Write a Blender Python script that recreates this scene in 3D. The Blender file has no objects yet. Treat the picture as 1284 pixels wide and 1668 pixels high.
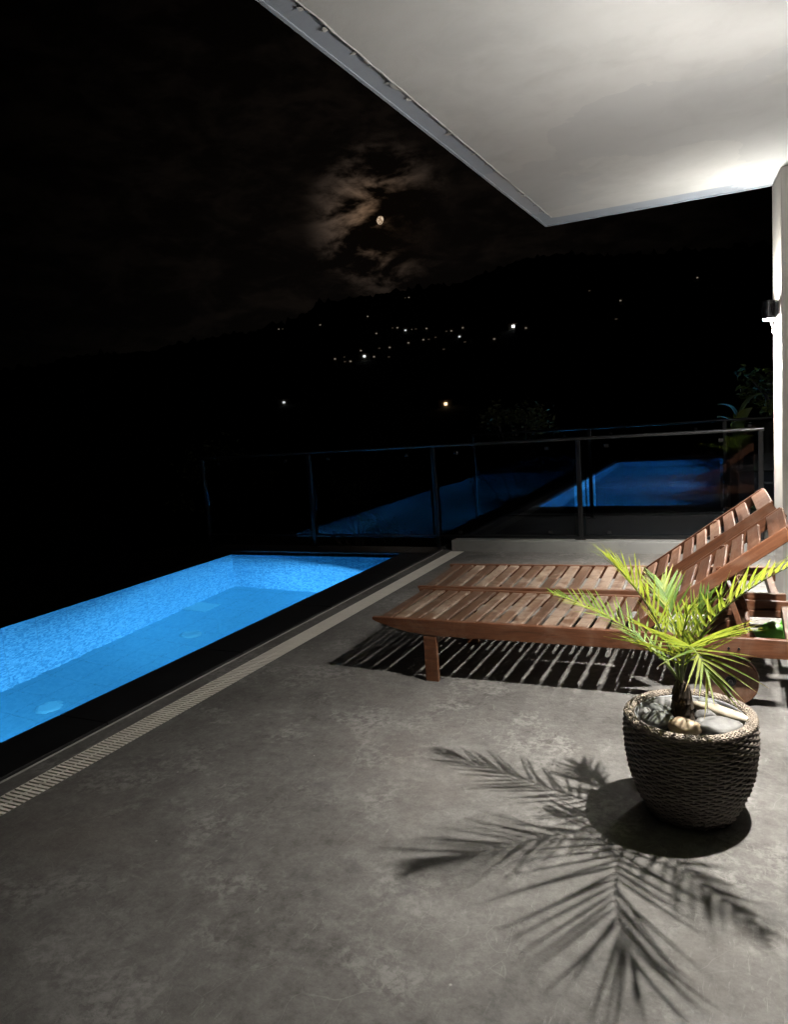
import bpy, bmesh, math, random, bisect
from mathutils import Vector, Matrix, noise
random.seed(7)
sc = bpy.context.scene
COL = sc.collection
R = math.radians

# ------------------------------------------------------------------ camera
def cam_axes(pitch, roll, yaw):
    f0 = Vector((-math.sin(yaw), math.cos(yaw), 0)); r0 = Vector((math.cos(yaw), math.sin(yaw), 0)); u0 = Vector((0, 0, 1))
    f = f0*math.cos(pitch)+u0*math.sin(pitch); u = u0*math.cos(pitch)-f0*math.sin(pitch)
    return r0*math.cos(roll)+u*math.sin(roll), u*math.cos(roll)-r0*math.sin(roll), f
cd = bpy.data.cameras.new('camera'); cam = bpy.data.objects.new('camera', cd); COL.objects.link(cam)
cr, cu, cf = cam_axes(R(-7.498), R(-4.292), R(26.171))
M = Matrix((cr, cu, -cf)).transposed().to_4x4(); M.translation = (0, 0, 1.55)
cam.matrix_world = M
cd.sensor_fit = 'HORIZONTAL'; cd.sensor_width = 36; cd.lens = 36*1201.3/1284
cd.clip_start = .05; cd.clip_end = 9000
sc.camera = cam

# ------------------------------------------------------------------ sky, moonlight, exposure
MOON = Vector((-.418, .875, .243)).normalized()
w = bpy.data.worlds.new('World'); sc.world = w; w.use_nodes = True
nt = w.node_tree; nt.nodes.clear()
def N(t, typ, **kw):
    n = t.nodes.new(typ)
    for k, v in kw.items():
        if k.startswith('i_'):
            n.inputs[int(k[2:]) if k[2:].isdigit() else k[2:]].default_value = v
        else: setattr(n, k, v)
    return n
def L(t, a, b, ao=0, bi=0): t.links.new(a.outputs[ao], b.inputs[bi])
def mth(t, op, a, b=None, clamp=False):
    n = t.nodes.new('ShaderNodeMath'); n.operation = op; n.use_clamp = clamp
    for i, x in enumerate((a, b)):
        if x is None: continue
        if isinstance(x, (int, float)): n.inputs[i].default_value = x
        else: t.links.new(x, n.inputs[i])
    return n.outputs[0]
def mrange(t, x, a, b, c=0., d=1., smooth=True):
    n = t.nodes.new('ShaderNodeMapRange'); n.interpolation_type = 'SMOOTHSTEP' if smooth else 'LINEAR'
    t.links.new(x, n.inputs[0])
    for i, v in enumerate((a, b, c, d)): n.inputs[i+1].default_value = v
    return n.outputs[0]
def ramp(t, x, stops):
    n = t.nodes.new('ShaderNodeValToRGB'); e = n.color_ramp.elements
    while len(e) < len(stops): e.new(.5)
    for i, (p, c) in enumerate(stops): e[i].position = p; e[i].color = (*c, 1) if len(c) == 3 else c
    t.links.new(x, n.inputs[0]); return n.outputs[0]
tc = N(nt, 'ShaderNodeTexCoord')
dot = N(nt, 'ShaderNodeVectorMath', operation='DOT_PRODUCT'); L(nt, tc, dot, 0, 0); dot.inputs[1].default_value = MOON
ang = mth(nt, 'ARCCOSINE', mth(nt, 'MINIMUM', dot.outputs['Value'], .999999))           # radians from the moon
mp = N(nt, 'ShaderNodeMapping'); L(nt, tc, mp); mp.inputs['Scale'].default_value = (1, 1, 2.3); mp.inputs['Location'].default_value = (5.3, .3, 2.1)
cn = N(nt, 'ShaderNodeTexNoise', i_Scale=13., i_Detail=7., i_Roughness=.55, i_Distortion=.45); L(nt, mp, cn)
cn2 = N(nt, 'ShaderNodeTexNoise', i_Scale=40., i_Detail=6., i_Roughness=.6, i_Distortion=.5); L(nt, mp, cn2)
cl = mrange(nt, mth(nt, 'ADD', cn.outputs[0], mth(nt, 'MULTIPLY', mth(nt, 'SUBTRACT', cn2.outputs[0], .5), .35)), .40, .72)
hole = N(nt, 'ShaderNodeVectorMath', operation='DOT_PRODUCT'); L(nt, tc, hole, 0, 0); hole.inputs[1].default_value = Vector((-.372, .898, .231)).normalized()
hang = mth(nt, 'ARCCOSINE', mth(nt, 'MINIMUM', hole.outputs['Value'], .999999))
cl = mth(nt, 'MULTIPLY', cl, mrange(nt, hang, .030, .075, .06, 1))           # clear gap beside the moon
g1 = mth(nt, 'POWER', mrange(nt, ang, 0.0, .108, 1, 0), 1.3)
g2 = mth(nt, 'POWER', mrange(nt, ang, 0.0, .75, 1, 0), 2.)
glow = mth(nt, 'ADD', mth(nt, 'MULTIPLY', mth(nt, 'MULTIPLY', cl, g1), .23), mth(nt, 'MULTIPLY', mth(nt, 'MULTIPLY', mth(nt, 'ADD', cl, .55), g2), .0034))
cc = N(nt, 'ShaderNodeMixRGB', blend_type='MIX'); cc.inputs[1].default_value = (1., .72, .55, 1); cc.inputs[2].default_value = (1., .60, .34, 1)
nt.links.new(mth(nt, 'MULTIPLY', g1, 1., True), cc.inputs[0])
vm = N(nt, 'ShaderNodeVectorMath', operation='SCALE'); L(nt, cc, vm); nt.links.new(glow, vm.inputs['Scale'])
sky = N(nt, 'ShaderNodeTexSky', sky_type='NISHITA', sun_disc=False, sun_elevation=R(-8), sun_rotation=R(-25))
sv = N(nt, 'ShaderNodeVectorMath', operation='SCALE'); L(nt, sky, sv); sv.inputs['Scale'].default_value = .05
add = N(nt, 'ShaderNodeVectorMath', operation='ADD'); L(nt, vm, add, 0, 0); L(nt, sv, add, 0, 1)
bg = N(nt, 'ShaderNodeBackground', i_Strength=1.0); L(nt, add, bg); wo = N(nt, 'ShaderNodeOutputWorld'); L(nt, bg, wo)

sl = bpy.data.lights.new('moonlight', 'SUN'); sl.energy = .004; sl.angle = R(.6); sl.color = (1, .85, .7)
so = bpy.data.objects.new('moonlight', sl); COL.objects.link(so); so.rotation_euler = (-MOON).to_track_quat('-Z', 'Y').to_euler()

sc.view_settings.view_transform = 'Standard'; sc.view_settings.look = 'None'; sc.view_settings.exposure = 0; sc.view_settings.gamma = 1
sc.render.engine = 'CYCLES'
cy = sc.cycles; cy.use_denoising = True; cy.max_bounces = 8; cy.diffuse_bounces = 3; cy.glossy_bounces = 3; cy.transmission_bounces = 8; cy.transparent_max_bounces = 16
cy.caustics_reflective = False; cy.caustics_refractive = False; cy.sample_clamp_indirect = 4.0

# ------------------------------------------------------------------ helpers
def col(h):
    h = h.lstrip('#'); o = []
    for i in (0, 2, 4):
        c = int(h[i:i+2], 16)/255; o.append(c/12.92 if c <= .04045 else ((c+.055)/1.055)**2.4)
    return tuple(o)
def mat(name, base=(.5, .5, .5), rough=.6, metal=0., spec=.5):
    m = bpy.data.materials.new(name); m.use_nodes = True
    p = m.node_tree.nodes['Principled BSDF']
    p.inputs['Base Color'].default_value = (*base, 1); p.inputs['Roughness'].default_value = rough
    p.inputs['Metallic'].default_value = metal; p.inputs['Specular IOR Level'].default_value = spec
    return m, m.node_tree, p
def bump(t, p, h, strength=.3, dist=.01):
    b = t.nodes.new('ShaderNodeBump'); b.inputs['Strength'].default_value = strength; b.inputs['Distance'].default_value = dist
    t.links.new(h, b.inputs['Height']); t.links.new(b.outputs[0], p.inputs['Normal'])
def ocoord(t, scale=(1, 1, 1), which='Object', loc=(0, 0, 0), rot=(0, 0, 0)):
    c = t.nodes.new('ShaderNodeTexCoord'); m = t.nodes.new('ShaderNodeMapping'); m.inputs['Scale'].default_value = scale
    m.inputs['Location'].default_value = loc; m.inputs['Rotation'].default_value = rot
    t.links.new(c.outputs[which], m.inputs[0]); return m.outputs[0]
def noi(t, v, scale, detail=4, rough=.55, dist=0.):
    n = t.nodes.new('ShaderNodeTexNoise'); n.inputs['Scale'].default_value = scale; n.inputs['Detail'].default_value = detail
    n.inputs['Roughness'].default_value = rough; n.inputs['Distortion'].default_value = dist
    t.links.new(v, n.inputs['Vector']); return n.outputs[0]
def mixc(t, f, a, b, mode='MIX'):
    n = t.nodes.new('ShaderNodeMixRGB'); n.blend_type = mode
    for i, x in enumerate((f, a, b)):
        if isinstance(x, (int, float)): n.inputs[i].default_value = x
        elif isinstance(x, tuple): n.inputs[i].default_value = (*x, 1)
        else: t.links.new(x, n.inputs[i])
    return n.outputs[0]

def tag(o, label=None, cat=None, group=None, kind=None):
    if label: o['label'] = label
    if cat: o['category'] = cat
    if group: o['group'] = group
    if kind: o['kind'] = kind
    return o
def empty(name, loc=(0, 0, 0), rz=0., parent=None):
    o = bpy.data.objects.new(name, None); COL.objects.link(o); o.location = loc; o.rotation_euler = (0, 0, rz); o.empty_display_size = .1
    o.parent = parent; return o
def obj(name, bm, m, parent=None, loc=(0, 0, 0), rot=(0, 0, 0), smooth=False):
    me = bpy.data.meshes.new(name); bm.normal_update(); bm.to_mesh(me); bm.free()
    if m: me.materials.append(m)
    if smooth:
        for p in me.polygons: p.use_smooth = True
    o = bpy.data.objects.new(name, me); COL.objects.link(o); o.location = loc; o.rotation_euler = rot; o.parent = parent
    return o
def inst(name, me, parent=None, loc=(0, 0, 0), rot=(0, 0, 0)):
    o = bpy.data.objects.new(name, me); COL.objects.link(o); o.location = loc; o.rotation_euler = rot; o.parent = parent; return o
def box(x0, x1, y0, y1, z0, z1, bev=0., bm=None, seg=1):
    b = bm or bmesh.new()
    t = bmesh.new()
    vs = [t.verts.new((x, y, z)) for x in (x0, x1) for y in (y0, y1) for z in (z0, z1)]
    for f in ((0, 1, 3, 2), (4, 6, 7, 5), (0, 4, 5, 1), (2, 3, 7, 6), (0, 2, 6, 4), (1, 5, 7, 3)): t.faces.new([vs[i] for i in f])
    if bev: bmesh.ops.bevel(t, geom=t.edges[:], offset=bev, segments=seg, affect='EDGES', profile=.5)
    bmesh.ops.recalc_face_normals(t, faces=t.faces[:])
    merge(b, t); return b
def merge(b, t):
    mp = {v: b.verts.new(v.co) for v in t.verts}
    for f in t.faces:
        try: b.faces.new([mp[v] for v in f.verts])
        except ValueError: pass
    t.free()
def tube(pts, rad, n=8, bm=None, cap=True, closed=False):
    b = bm or bmesh.new(); pts = [Vector(p) for p in pts]; rings = []
    ref = Vector((0, 0, 1))
    for i, p in enumerate(pts):
        if closed: d = pts[(i+1) % len(pts)]-pts[i-1]
        else: d = pts[min(i+1, len(pts)-1)]-pts[max(i-1, 0)]
        d.normalize()
        a = ref-d*ref.dot(d)
        if a.length < 1e-3: a = Vector((1, 0, 0))-d*d.x
        a.normalize(); c = d.cross(a); ref = a if not closed else Vector((0, 0, 1))
        r = rad[i] if isinstance(rad, (list, tuple)) else rad
        rings.append([b.verts.new(p+a*(r*math.cos(2*math.pi*k/n))+c*(r*math.sin(2*math.pi*k/n))) for k in range(n)])
    m = len(rings)
    for i in range(m if closed else m-1):
        A, B = rings[i], rings[(i+1) % m]
        for k in range(n): b.faces.new((A[k], A[(k+1) % n], B[(k+1) % n], B[k]))
    if cap and not closed: b.faces.new(rings[0][::-1]); b.faces.new(rings[-1])
    return b
def lathe(prof, n=40, bm=None, cap0=False, cap1=False, c=(0, 0)):
    b = bm or bmesh.new(); rings = []
    for r, z in prof: rings.append([b.verts.new((c[0]+r*math.cos(2*math.pi*k/n), c[1]+r*math.sin(2*math.pi*k/n), z)) for k in range(n)])
    for A, B in zip(rings, rings[1:]):
        for k in range(n): b.faces.new((A[k], A[(k+1) % n], B[(k+1) % n], B[k]))
    if cap0: b.faces.new(rings[0][::-1])
    if cap1: b.faces.new(rings[-1])
    return b
def prism(poly, axis, a0, a1, bm=None):
    """extrude a 2-D polygon along an axis ('x','y','z')"""
    b = bm or bmesh.new()
    def P(u, v, a): return {'y': (u, a, v), 'x': (a, u, v), 'z': (u, v, a)}[axis]
    A = [b.verts.new(P(u, v, a0)) for u, v in poly]; B = [b.verts.new(P(u, v, a1)) for u, v in poly]
    fs = [b.faces.new(A), b.faces.new(B[::-1])]
    for i in range(len(poly)): j = (i+1) % len(poly); fs.append(b.faces.new((A[j], A[i], B[i], B[j])))
    bmesh.ops.recalc_face_normals(b, faces=b.faces[:])
    return b
def copy_tree(o, parent=None):
    c = o.copy(); COL.objects.link(c); c.parent = parent
    for ch in list(o.children): copy_tree(ch, c)
    return c

# ------------------------------------------------------------------ materials
MT = {}
# polished, trowelled concrete of the terrace
m, t, p = mat('terrace_concrete', rough=.5)
v = ocoord(t)
n1 = noi(t, v, 1.3, 5, .62); n2 = noi(t, v, 7.5, 6, .72, .25); n3 = noi(t, v, 70, 3, .75); n4 = noi(t, v, 24, 5, .72, .3)
f = mth(t, 'ADD', mth(t, 'ADD', mth(t, 'MULTIPLY', n1, .34), mth(t, 'MULTIPLY', n2, .32)), mth(t, 'ADD', mth(t, 'MULTIPLY', n4, .22), mth(t, 'MULTIPLY', n3, .12)))
c1 = ramp(t, f, [(.40, (.070, .0665, .062)), (.475, (.108, .1035, .0975)), (.525, (.132, .127, .120)), (.61, (.178, .172, .164))])
# trowel burnish: short pale strokes in two directions, kept to patches
def strokes(rot, sx, sy, lo, hi, seed):
    a = noi(t, ocoord(t, (sx, sy, 1), rot=(0, 0, rot), loc=(seed, seed*.7, 0)), 1., 5, .72, .5)
    k = mrange(t, noi(t, ocoord(t, loc=(seed*2.1, seed, 0)), 2.4, 3, .6), .44, .62)
    return mth(t, 'MULTIPLY', mrange(t, a, lo, hi), k)
scr = mth(t, 'MAXIMUM', mth(t, 'MAXIMUM', strokes(.6, 60, 12, .57, .75, 1.3), strokes(1.9, 64, 14, .58, .76, 4.1)), strokes(2.7, 55, 10, .58, .76, 7.7))
c2 = mixc(t, mth(t, 'MULTIPLY', scr, .55), c1, (.27, .265, .255))
worn = mth(t, 'MULTIPLY', mrange(t, noi(t, ocoord(t, loc=(6.1, 2.3, 0)), 2.1, 6, .70, .3), .50, .62), mrange(t, n4, .40, .62))
c2 = mixc(t, mth(t, 'MULTIPLY', worn, .62), c2, (.235, .228, .217))
# hairline scratches
def hair(scale, seed, wdt):
    vv = t.nodes.new('ShaderNodeTexVoronoi'); vv.feature = 'DISTANCE_TO_EDGE'; vv.inputs['Scale'].default_value = scale; vv.inputs['Randomness'].default_value = 1
    dn = t.nodes.new('ShaderNodeVectorMath'); dn.operation = 'ADD'; nz = t.nodes.new('ShaderNodeTexNoise'); nz.inputs['Scale'].default_value = 2.; nz.inputs['Detail'].default_value = 3
    cc_ = ocoord(t, loc=(seed, seed*1.3, 0)); t.links.new(cc_, nz.inputs['Vector'])
    sc_ = t.nodes.new('ShaderNodeVectorMath'); sc_.operation = 'SCALE'; sc_.inputs['Scale'].default_value = .35; t.links.new(nz.outputs['Color'], sc_.inputs[0])
    t.links.new(cc_, dn.inputs[0]); t.links.new(sc_.outputs[0], dn.inputs[1]); t.links.new(dn.outputs[0], vv.inputs['Vector'])
    return mth(t, 'MULTIPLY', mrange(t, vv.outputs['Distance'], 0., wdt, 1, 0), mrange(t, noi(t, ocoord(t, loc=(seed, 0, seed)), 2.8, 3), .50, .60))
hl = mth(t, 'MAXIMUM', hair(3.1, 2.2, .006), hair(5.3, 9.1, .009))
c2 = mixc(t, mth(t, 'MULTIPLY', hl, .20), c2, (.30, .295, .285))
pink = mrange(t, noi(t, v, .9, 5, .6), .50, .70)
c3 = mixc(t, mth(t, 'MULTIPLY', pink, .30), c2, (.160, .138, .124))
dark = mrange(t, noi(t, ocoord(t, loc=(3.3, 1.7, 0)), 3.4, 7, .66), .56, .72)
c4 = mixc(t, mth(t, 'MULTIPLY', dark, .6), c3, (.062, .061, .060))
vo = t.nodes.new('ShaderNodeTexVoronoi'); vo.inputs['Scale'].default_value = 4.5; t.links.new(v, vo.inputs[0])
fl = mrange(t, vo.outputs['Distance'], .012, .03, 1, 0)
c5 = mixc(t, mth(t, 'MULTIPLY', fl, .55), c4, (.38, .37, .36))
t.links.new(c5, p.inputs['Base Color'])
t.links.new(mrange(t, n2, .3, .7, .58, .74), p.inputs['Roughness']); p.inputs['Specular IOR Level'].default_value = .12
bump(t, p, mth(t, 'ADD', mth(t, 'MULTIPLY', n3, .4), mth(t, 'ADD', n4, mth(t, 'MULTIPLY', scr, .5))), .35, .005)
MT['floor'] = m
# plaster, slightly blotchy
def plaster(name, base, blot=.12, bs=.35, cool=(.55, .57, .60)):
    m, t, p = mat(name, base, .75, spec=.25)
    v = ocoord(t); a = noi(t, v, 1.3, 5, .55, .4); b = noi(t, v, 26, 6, .65); e = noi(t, v, 5.5, 7, .62, .6)
    pv_ = t.nodes.new('ShaderNodeTexVoronoi'); pv_.feature = 'F1'; pv_.inputs['Scale'].default_value = 1.15; pv_.inputs['Randomness'].default_value = 1
    wob = t.nodes.new('ShaderNodeVectorMath'); wob.operation = 'ADD'; nn_ = t.nodes.new('ShaderNodeTexNoise'); nn_.inputs['Scale'].default_value = 3.5; nn_.inputs['Detail'].default_value = 5
    w2 = t.nodes.new('ShaderNodeVectorMath'); w2.operation = 'SCALE'; w2.inputs['Scale'].default_value = .45
    t.links.new(v, nn_.inputs['Vector']); t.links.new(nn_.outputs['Color'], w2.inputs[0]); t.links.new(v, wob.inputs[0]); t.links.new(w2.outputs[0], wob.inputs[1]); t.links.new(wob.outputs[0], pv_.inputs['Vector'])
    sp_ = t.nodes.new('ShaderNodeSeparateColor'); t.links.new(pv_.outputs['Color'], sp_.inputs[0])
    patch = mrange(t, sp_.outputs[0], .56, .68)
    f = mth(t, 'ADD', mth(t, 'MULTIPLY', a, .6), mth(t, 'MULTIPLY', e, .4))
    dk = tuple(x*(1-blot*2.0) for x in base); lt = tuple(min(.86, x*(1+blot)) for x in base)
    c = ramp(t, f, [(.36, dk), (.50, base), (.64, lt)])
    c = mixc(t, mth(t, 'MULTIPLY', patch, .42), c, cool)
    t.links.new(c, p.inputs['Base Color'])
    bump(t, p, mth(t, 'ADD', mth(t, 'MULTIPLY', b, .35), mth(t, 'ADD', mth(t, 'MULTIPLY', e, .5), mth(t, 'MULTIPLY', patch, .35))), bs, .008)
    return m
MT['soffit'] = plaster('soffit_plaster', (.565, .57, .56), .06, .3, (.47, .485, .495))
MT['slab'] = plaster('slab_concrete', (.36, .40, .46), .06, .3)
MT['column'] = plaster('column_plaster', (.62, .60, .57), .06, .55)
MT['wall'] = plaster('house_plaster', (.60, .57, .53), .05, .3)
MT['kerb'] = plaster('kerb_concrete', (.20, .20, .19), .12, .4, (.17, .17, .17))
MT['pale'] = plaster('pale_wall_paint', (.62, .63, .62), .06, .3)
# black stone coping
m, t, p = mat('black_stone', rough=.38)
v = ocoord(t); a = noi(t, v, 60, 6, .7); b = noi(t, v, 4, 4)
t.links.new(ramp(t, mth(t, 'ADD', mth(t, 'MULTIPLY', a, .5), mth(t, 'MULTIPLY', b, .5)), [(.35, (.006, .006, .0065)), (.6, (.013, .013, .014)), (.75, (.024, .024, .025))]), p.inputs['Base Color'])
bump(t, p, a, .15, .002); MT['black'] = m
m, t, p = mat('grout_line', (.34, .33, .31), .8); MT['grout'] = m
# grating plastic
m, t, p = mat('grating_plastic', (.55, .52, .46), .5)
a = noi(t, ocoord(t, which='Object'), 60, 3)
oi = t.nodes.new('ShaderNodeObjectInfo')
t.links.new(mixc(t, mth(t, 'ADD', mth(t, 'MULTIPLY', a, .5), mth(t, 'MULTIPLY', oi.outputs['Random'], .3)), (.86, .82, .74), (.70, .66, .59)), p.inputs['Base Color']); MT['grate'] = m
m, t, p = mat('channel_dark', (.02, .02, .02), .8); MT['channel'] = m
# eucalyptus wood
def wood(name, dkc, mid, lt, wear, grain_axis='y'):
    m, t, p = mat(name, rough=.5, spec=.3)
    s = {'x': (1.2, 14, 14), 'y': (14, 1.2, 14)}[grain_axis]
    oi = t.nodes.new('ShaderNodeObjectInfo')
    c0 = t.nodes.new('ShaderNodeTexCoord'); off = t.nodes.new('ShaderNodeVectorMath'); off.operation = 'ADD'
    cmb = t.nodes.new('ShaderNodeCombineXYZ'); k = mth(t, 'MULTIPLY', oi.outputs['Random'], 37.)
    for i in range(3): t.links.new(k, cmb.inputs[i])
    t.links.new(c0.outputs['Object'], off.inputs[0]); t.links.new(cmb.outputs[0], off.inputs[1])
    mpn = t.nodes.new('ShaderNodeMapping'); mpn.inputs['Scale'].default_value = s; t.links.new(off.outputs[0], mpn.inputs[0])
    g = noi(t, mpn.outputs[0], 3.2, 8, .62, .8)
    fine = noi(t, mpn.outputs[0], 16, 5, .7)
    ff = mth(t, 'ADD', mth(t, 'ADD', mth(t, 'MULTIPLY', g, .7), mth(t, 'MULTIPLY', fine, .3)), mth(t, 'MULTIPLY', mth(t, 'SUBTRACT', oi.outputs['Random'], .5), .16))
    c = ramp(t, ff, [(.32, dkc), (.5, mid), (.70, lt)])
    wn = noi(t, off.outputs[0], 7, 6, .65, .8)
    wr = mth(t, 'MULTIPLY', mrange(t, mth(t, 'ADD', wn, mth(t, 'MULTIPLY', oi.outputs['Random'], .22)), .56, .78), wear)
    c = mixc(t, wr, c, (.30, .245, .195))
    t.links.new(c, p.inputs['Base Color'])
    t.links.new(mrange(t, g, .3, .7, .42, .60), p.inputs['Roughness'])
    bump(t, p, mth(t, 'ADD', g, mth(t, 'MULTIPLY', fine, .6)), .25, .003)
    return m
MT['woodx'] = wood('wood_rail', (.043, .0155, .0070), (.094, .0345, .0150), (.140, .057, .027), .10, 'x')
MT['woody'] = wood('wood_slat', (.046, .0235, .0135), (.094, .051, .031), (.150, .090, .056), .5, 'y')
MT['woodb'] = wood('wood_backrest_slat', (.047, .019, .0095), (.092, .038, .019), (.135, .063, .034), .20, 'y')
m, t, p = mat('dark_metal', (.02, .02, .022), .35, .6); MT['dmetal'] = m
m, t, p = mat('brushed_steel', (.040, .042, .045), .34, .5); MT['steel'] = m
m, t, p = mat('post_metal', (.006, .0065, .0075), .30, .2); MT['post'] = m
# tinted safety glass
m = bpy.data.materials.new('tinted_glass'); m.use_nodes = True; t = m.node_tree; t.nodes.clear()
tr = N(t, 'ShaderNodeBsdfTransparent'); tr.inputs[0].default_value = (.52, .55, .60, 1)
gl = N(t, 'ShaderNodeBsdfGlossy'); gl.inputs['Roughness'].default_value = .0; gl.inputs[0].default_value = (.9, .95, 1, 1)
fr = N(t, 'ShaderNodeFresnel'); fr.inputs[0].default_value = 1.40
mx = N(t, 'ShaderNodeMixShader'); L(t, fr, mx, 0, 0); L(t, tr, mx, 0, 1); L(t, gl, mx, 0, 2)
o_ = N(t, 'ShaderNodeOutputMaterial'); L(t, mx, o_); MT['glass'] = m
# water
m = bpy.data.materials.new('pool_water'); m.use_nodes = True; t = m.node_tree; t.nodes.clear()
gb = N(t, 'ShaderNodeBsdfGlass'); gb.inputs['IOR'].default_value = 1.33; gb.inputs['Roughness'].default_value = 0; gb.inputs[0].default_value = (.93, .985, 1, 1)
b_ = N(t, 'ShaderNodeBump'); b_.inputs['Strength'].default_value = .05; b_.inputs['Distance'].default_value = .05
t.links.new(noi(t, ocoord(t, (1, 1.6, 1)), 3.5, 4, .5, .4), b_.inputs['Height']); L(t, b_, gb, 0, 'Normal')
o_ = N(t, 'ShaderNodeOutputMaterial'); L(t, gb, o_); MT['water'] = m
# mosaic lining; axis picks which two coordinates carry the tiles
def mosaic(name, axis, a, b, c, grout):
    m, t, p = mat(name, rough=.3)
    cn = t.nodes.new('ShaderNodeTexCoord'); sp = t.nodes.new('ShaderNodeSeparateXYZ'); t.links.new(cn.outputs['Object'], sp.inputs[0])
    cb = t.nodes.new('ShaderNodeCombineXYZ'); i, j = {'x': (1, 2), 'y': (0, 2), 'z': (0, 1)}[axis]
    t.links.new(sp.outputs[i], cb.inputs[0]); t.links.new(sp.outputs[j], cb.inputs[1])
    br = t.nodes.new('ShaderNodeTexBrick'); t.links.new(cb.outputs[0], br.inputs['Vector'])
    br.offset = 0; br.inputs['Scale'].default_value = 1; br.inputs['Brick Width'].default_value = .028; br.inputs['Row Height'].default_value = .028
    br.inputs['Mortar Size'].default_value = .0022; br.inputs['Color1'].default_value = (0, 0, 0, 1); br.inputs['Color2'].default_value = (1, 1, 1, 1); br.inputs['Mortar'].default_value = (.5, .5, .5, 1)
    rnd = noi(t, cb.outputs[0], 7, 3, .6)
    c_ = ramp(t, mth(t, 'ADD', mth(t, 'MULTIPLY', br.outputs['Color'], .85), mth(t, 'MULTIPLY', rnd, .15)), [(.18, a), (.45, b), (.80, c)])
    c_ = mixc(t, br.outputs['Fac'], c_, grout)
    b2 = t.nodes.new('ShaderNodeTexBrick'); t.links.new(cb.outputs[0], b2.inputs['Vector']); b2.offset = 0; b2.inputs['Scale'].default_value = 1
    b2.inputs['Brick Width'].default_value = .34; b2.inputs['Row Height'].default_value = .34; b2.inputs['Mortar Size'].default_value = .004
    c_ = mixc(t, mth(t, 'MULTIPLY', b2.outputs['Fac'], .45), c_, tuple(x*.45 for x in b))
    t.links.new(c_, p.inputs['Base Color']); bump(t, p, mth(t, 'SUBTRACT', 1., br.outputs['Fac']), .2, .002)
    return m
TA, TB, TCc, TG = (.12, .33, .47), (.27, .50, .64), (.52, .71, .81), (.34, .54, .65)
MT['mosx'] = mosaic('mosaic_long_wall', 'x', TA, TB, TCc, TG)
MT['mosy'] = mosaic('mosaic_end_wall', 'y', TA, TB, TCc, TG)
MT['mosz'] = mosaic('mosaic_floor', 'z', (.145, .35, .42), (.17, .375, .445), (.195, .40, .47), (.165, .365, .435))
m, t, p = mat('white_plastic', (.75, .77, .78), .4); MT['white'] = m
MT['fitting'] = mat('pool_fitting', (.31, .53, .56), .4)[0]
# wicker
m, t, p = mat('wicker', rough=.55)
a = noi(t, ocoord(t, (1, 1, 5)), 26, 5, .6); a2 = noi(t, ocoord(t), 120, 3)
t.links.new(ramp(t, mth(t, 'ADD', mth(t, 'MULTIPLY', a, .7), mth(t, 'MULTIPLY', a2, .3)), [(.35, (.065, .055, .047)), (.5, (.12, .102, .086)), (.68, (.20, .17, .142))]), p.inputs['Base Color'])
bump(t, p, a2, .3, .002); MT['wicker'] = m
m, t, p = mat('wicker_rim', rough=.6)
a = noi(t, ocoord(t), 40, 5, .6)
t.links.new(ramp(t, a, [(.34, (.07, .054, .040)), (.5, (.155, .125, .095)), (.66, (.27, .225, .175))]), p.inputs['Base Color']); MT['rim'] = m
m, t, p = mat('basket_core', (.018, .015, .013), .9); MT['core'] = m
m, t, p = mat('grey_plastic', (.17, .175, .18), .5); MT['liner'] = m
m, t, p = mat('soil', (.03, .024, .018), .95); bump(t, p, noi(t, ocoord(t), 60, 5), .8, .01); MT['soil'] = m
def stone(name, a, b, c):
    m, t, p = mat(name, rough=.6); v = ocoord(t)
    f = mth(t, 'ADD', mth(t, 'MULTIPLY', noi(t, v, 14, 6, .6, .6), .6), mth(t, 'MULTIPLY', noi(t, ocoord(t, (1, 1, 7), rot=(.3, .2, 0)), 9, 5), .4))
    t.links.new(ramp(t, f, [(.34, a), (.5, b), (.66, c)]), p.inputs['Base Color']); bump(t, p, noi(t, v, 90, 4), .15, .003); return m
MT['stone_grey'] = stone('stone_grey', (.055, .055, .053), (.112, .110, .105), (.18, .176, .165))
MT['stone_dark'] = stone('stone_dark', (.06, .065, .062), (.125, .13, .12), (.22, .22, .20))
MT['stone_beige'] = stone('stone_beige', (.24, .17, .10), (.38, .29, .19), (.50, .41, .29))
MT['stone_cream'] = stone('stone_cream', (.18, .145, .10), (.29, .25, .185), (.38, .345, .275))
def leafmat(name, a, b, c, trans=.45, tips=False):
    m, t, p = mat(name, rough=.5, spec=.22); oi = t.nodes.new('ShaderNodeObjectInfo'); v = ocoord(t, (3, 40, 40))
    f = mth(t, 'ADD', mth(t, 'MULTIPLY', oi.outputs['Random'], .75), mth(t, 'MULTIPLY', noi(t, v, 2, 3), .25))
    c_ = ramp(t, f, [(.12, a), (.5, b), (.88, c)])
    if tips:
        sx_ = t.nodes.new('ShaderNodeSeparateXYZ'); tc_ = t.nodes.new('ShaderNodeTexCoord'); t.links.new(tc_.outputs['Object'], sx_.inputs[0])
        c_ = mixc(t, mrange(t, mth(t, 'ADD', sx_.outputs[0], mth(t, 'MULTIPLY', oi.outputs['Random'], .16)), .92, 1.08), c_, (.26, .17, .07))
    t.links.new(c_, p.inputs['Base Color'])
    tl = t.nodes.new('ShaderNodeBsdfTranslucent'); t.links.new(mixc(t, .5, c_, (.42, .46, .04), 'MIX'), tl.inputs[0])
    mx = t.nodes.new('ShaderNodeMixShader'); mx.inputs[0].default_value = trans; out = t.nodes['Material Output']
    t.links.new(p.outputs[0], mx.inputs[1]); t.links.new(tl.outputs[0], mx.inputs[2]); t.links.new(mx.outputs[0], out.inputs[0]); return m
MT['leaf'] = leafmat('palm_leaflet', (.040, .092, .018), (.105, .185, .026), (.24, .26, .055), .40, True)
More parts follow.
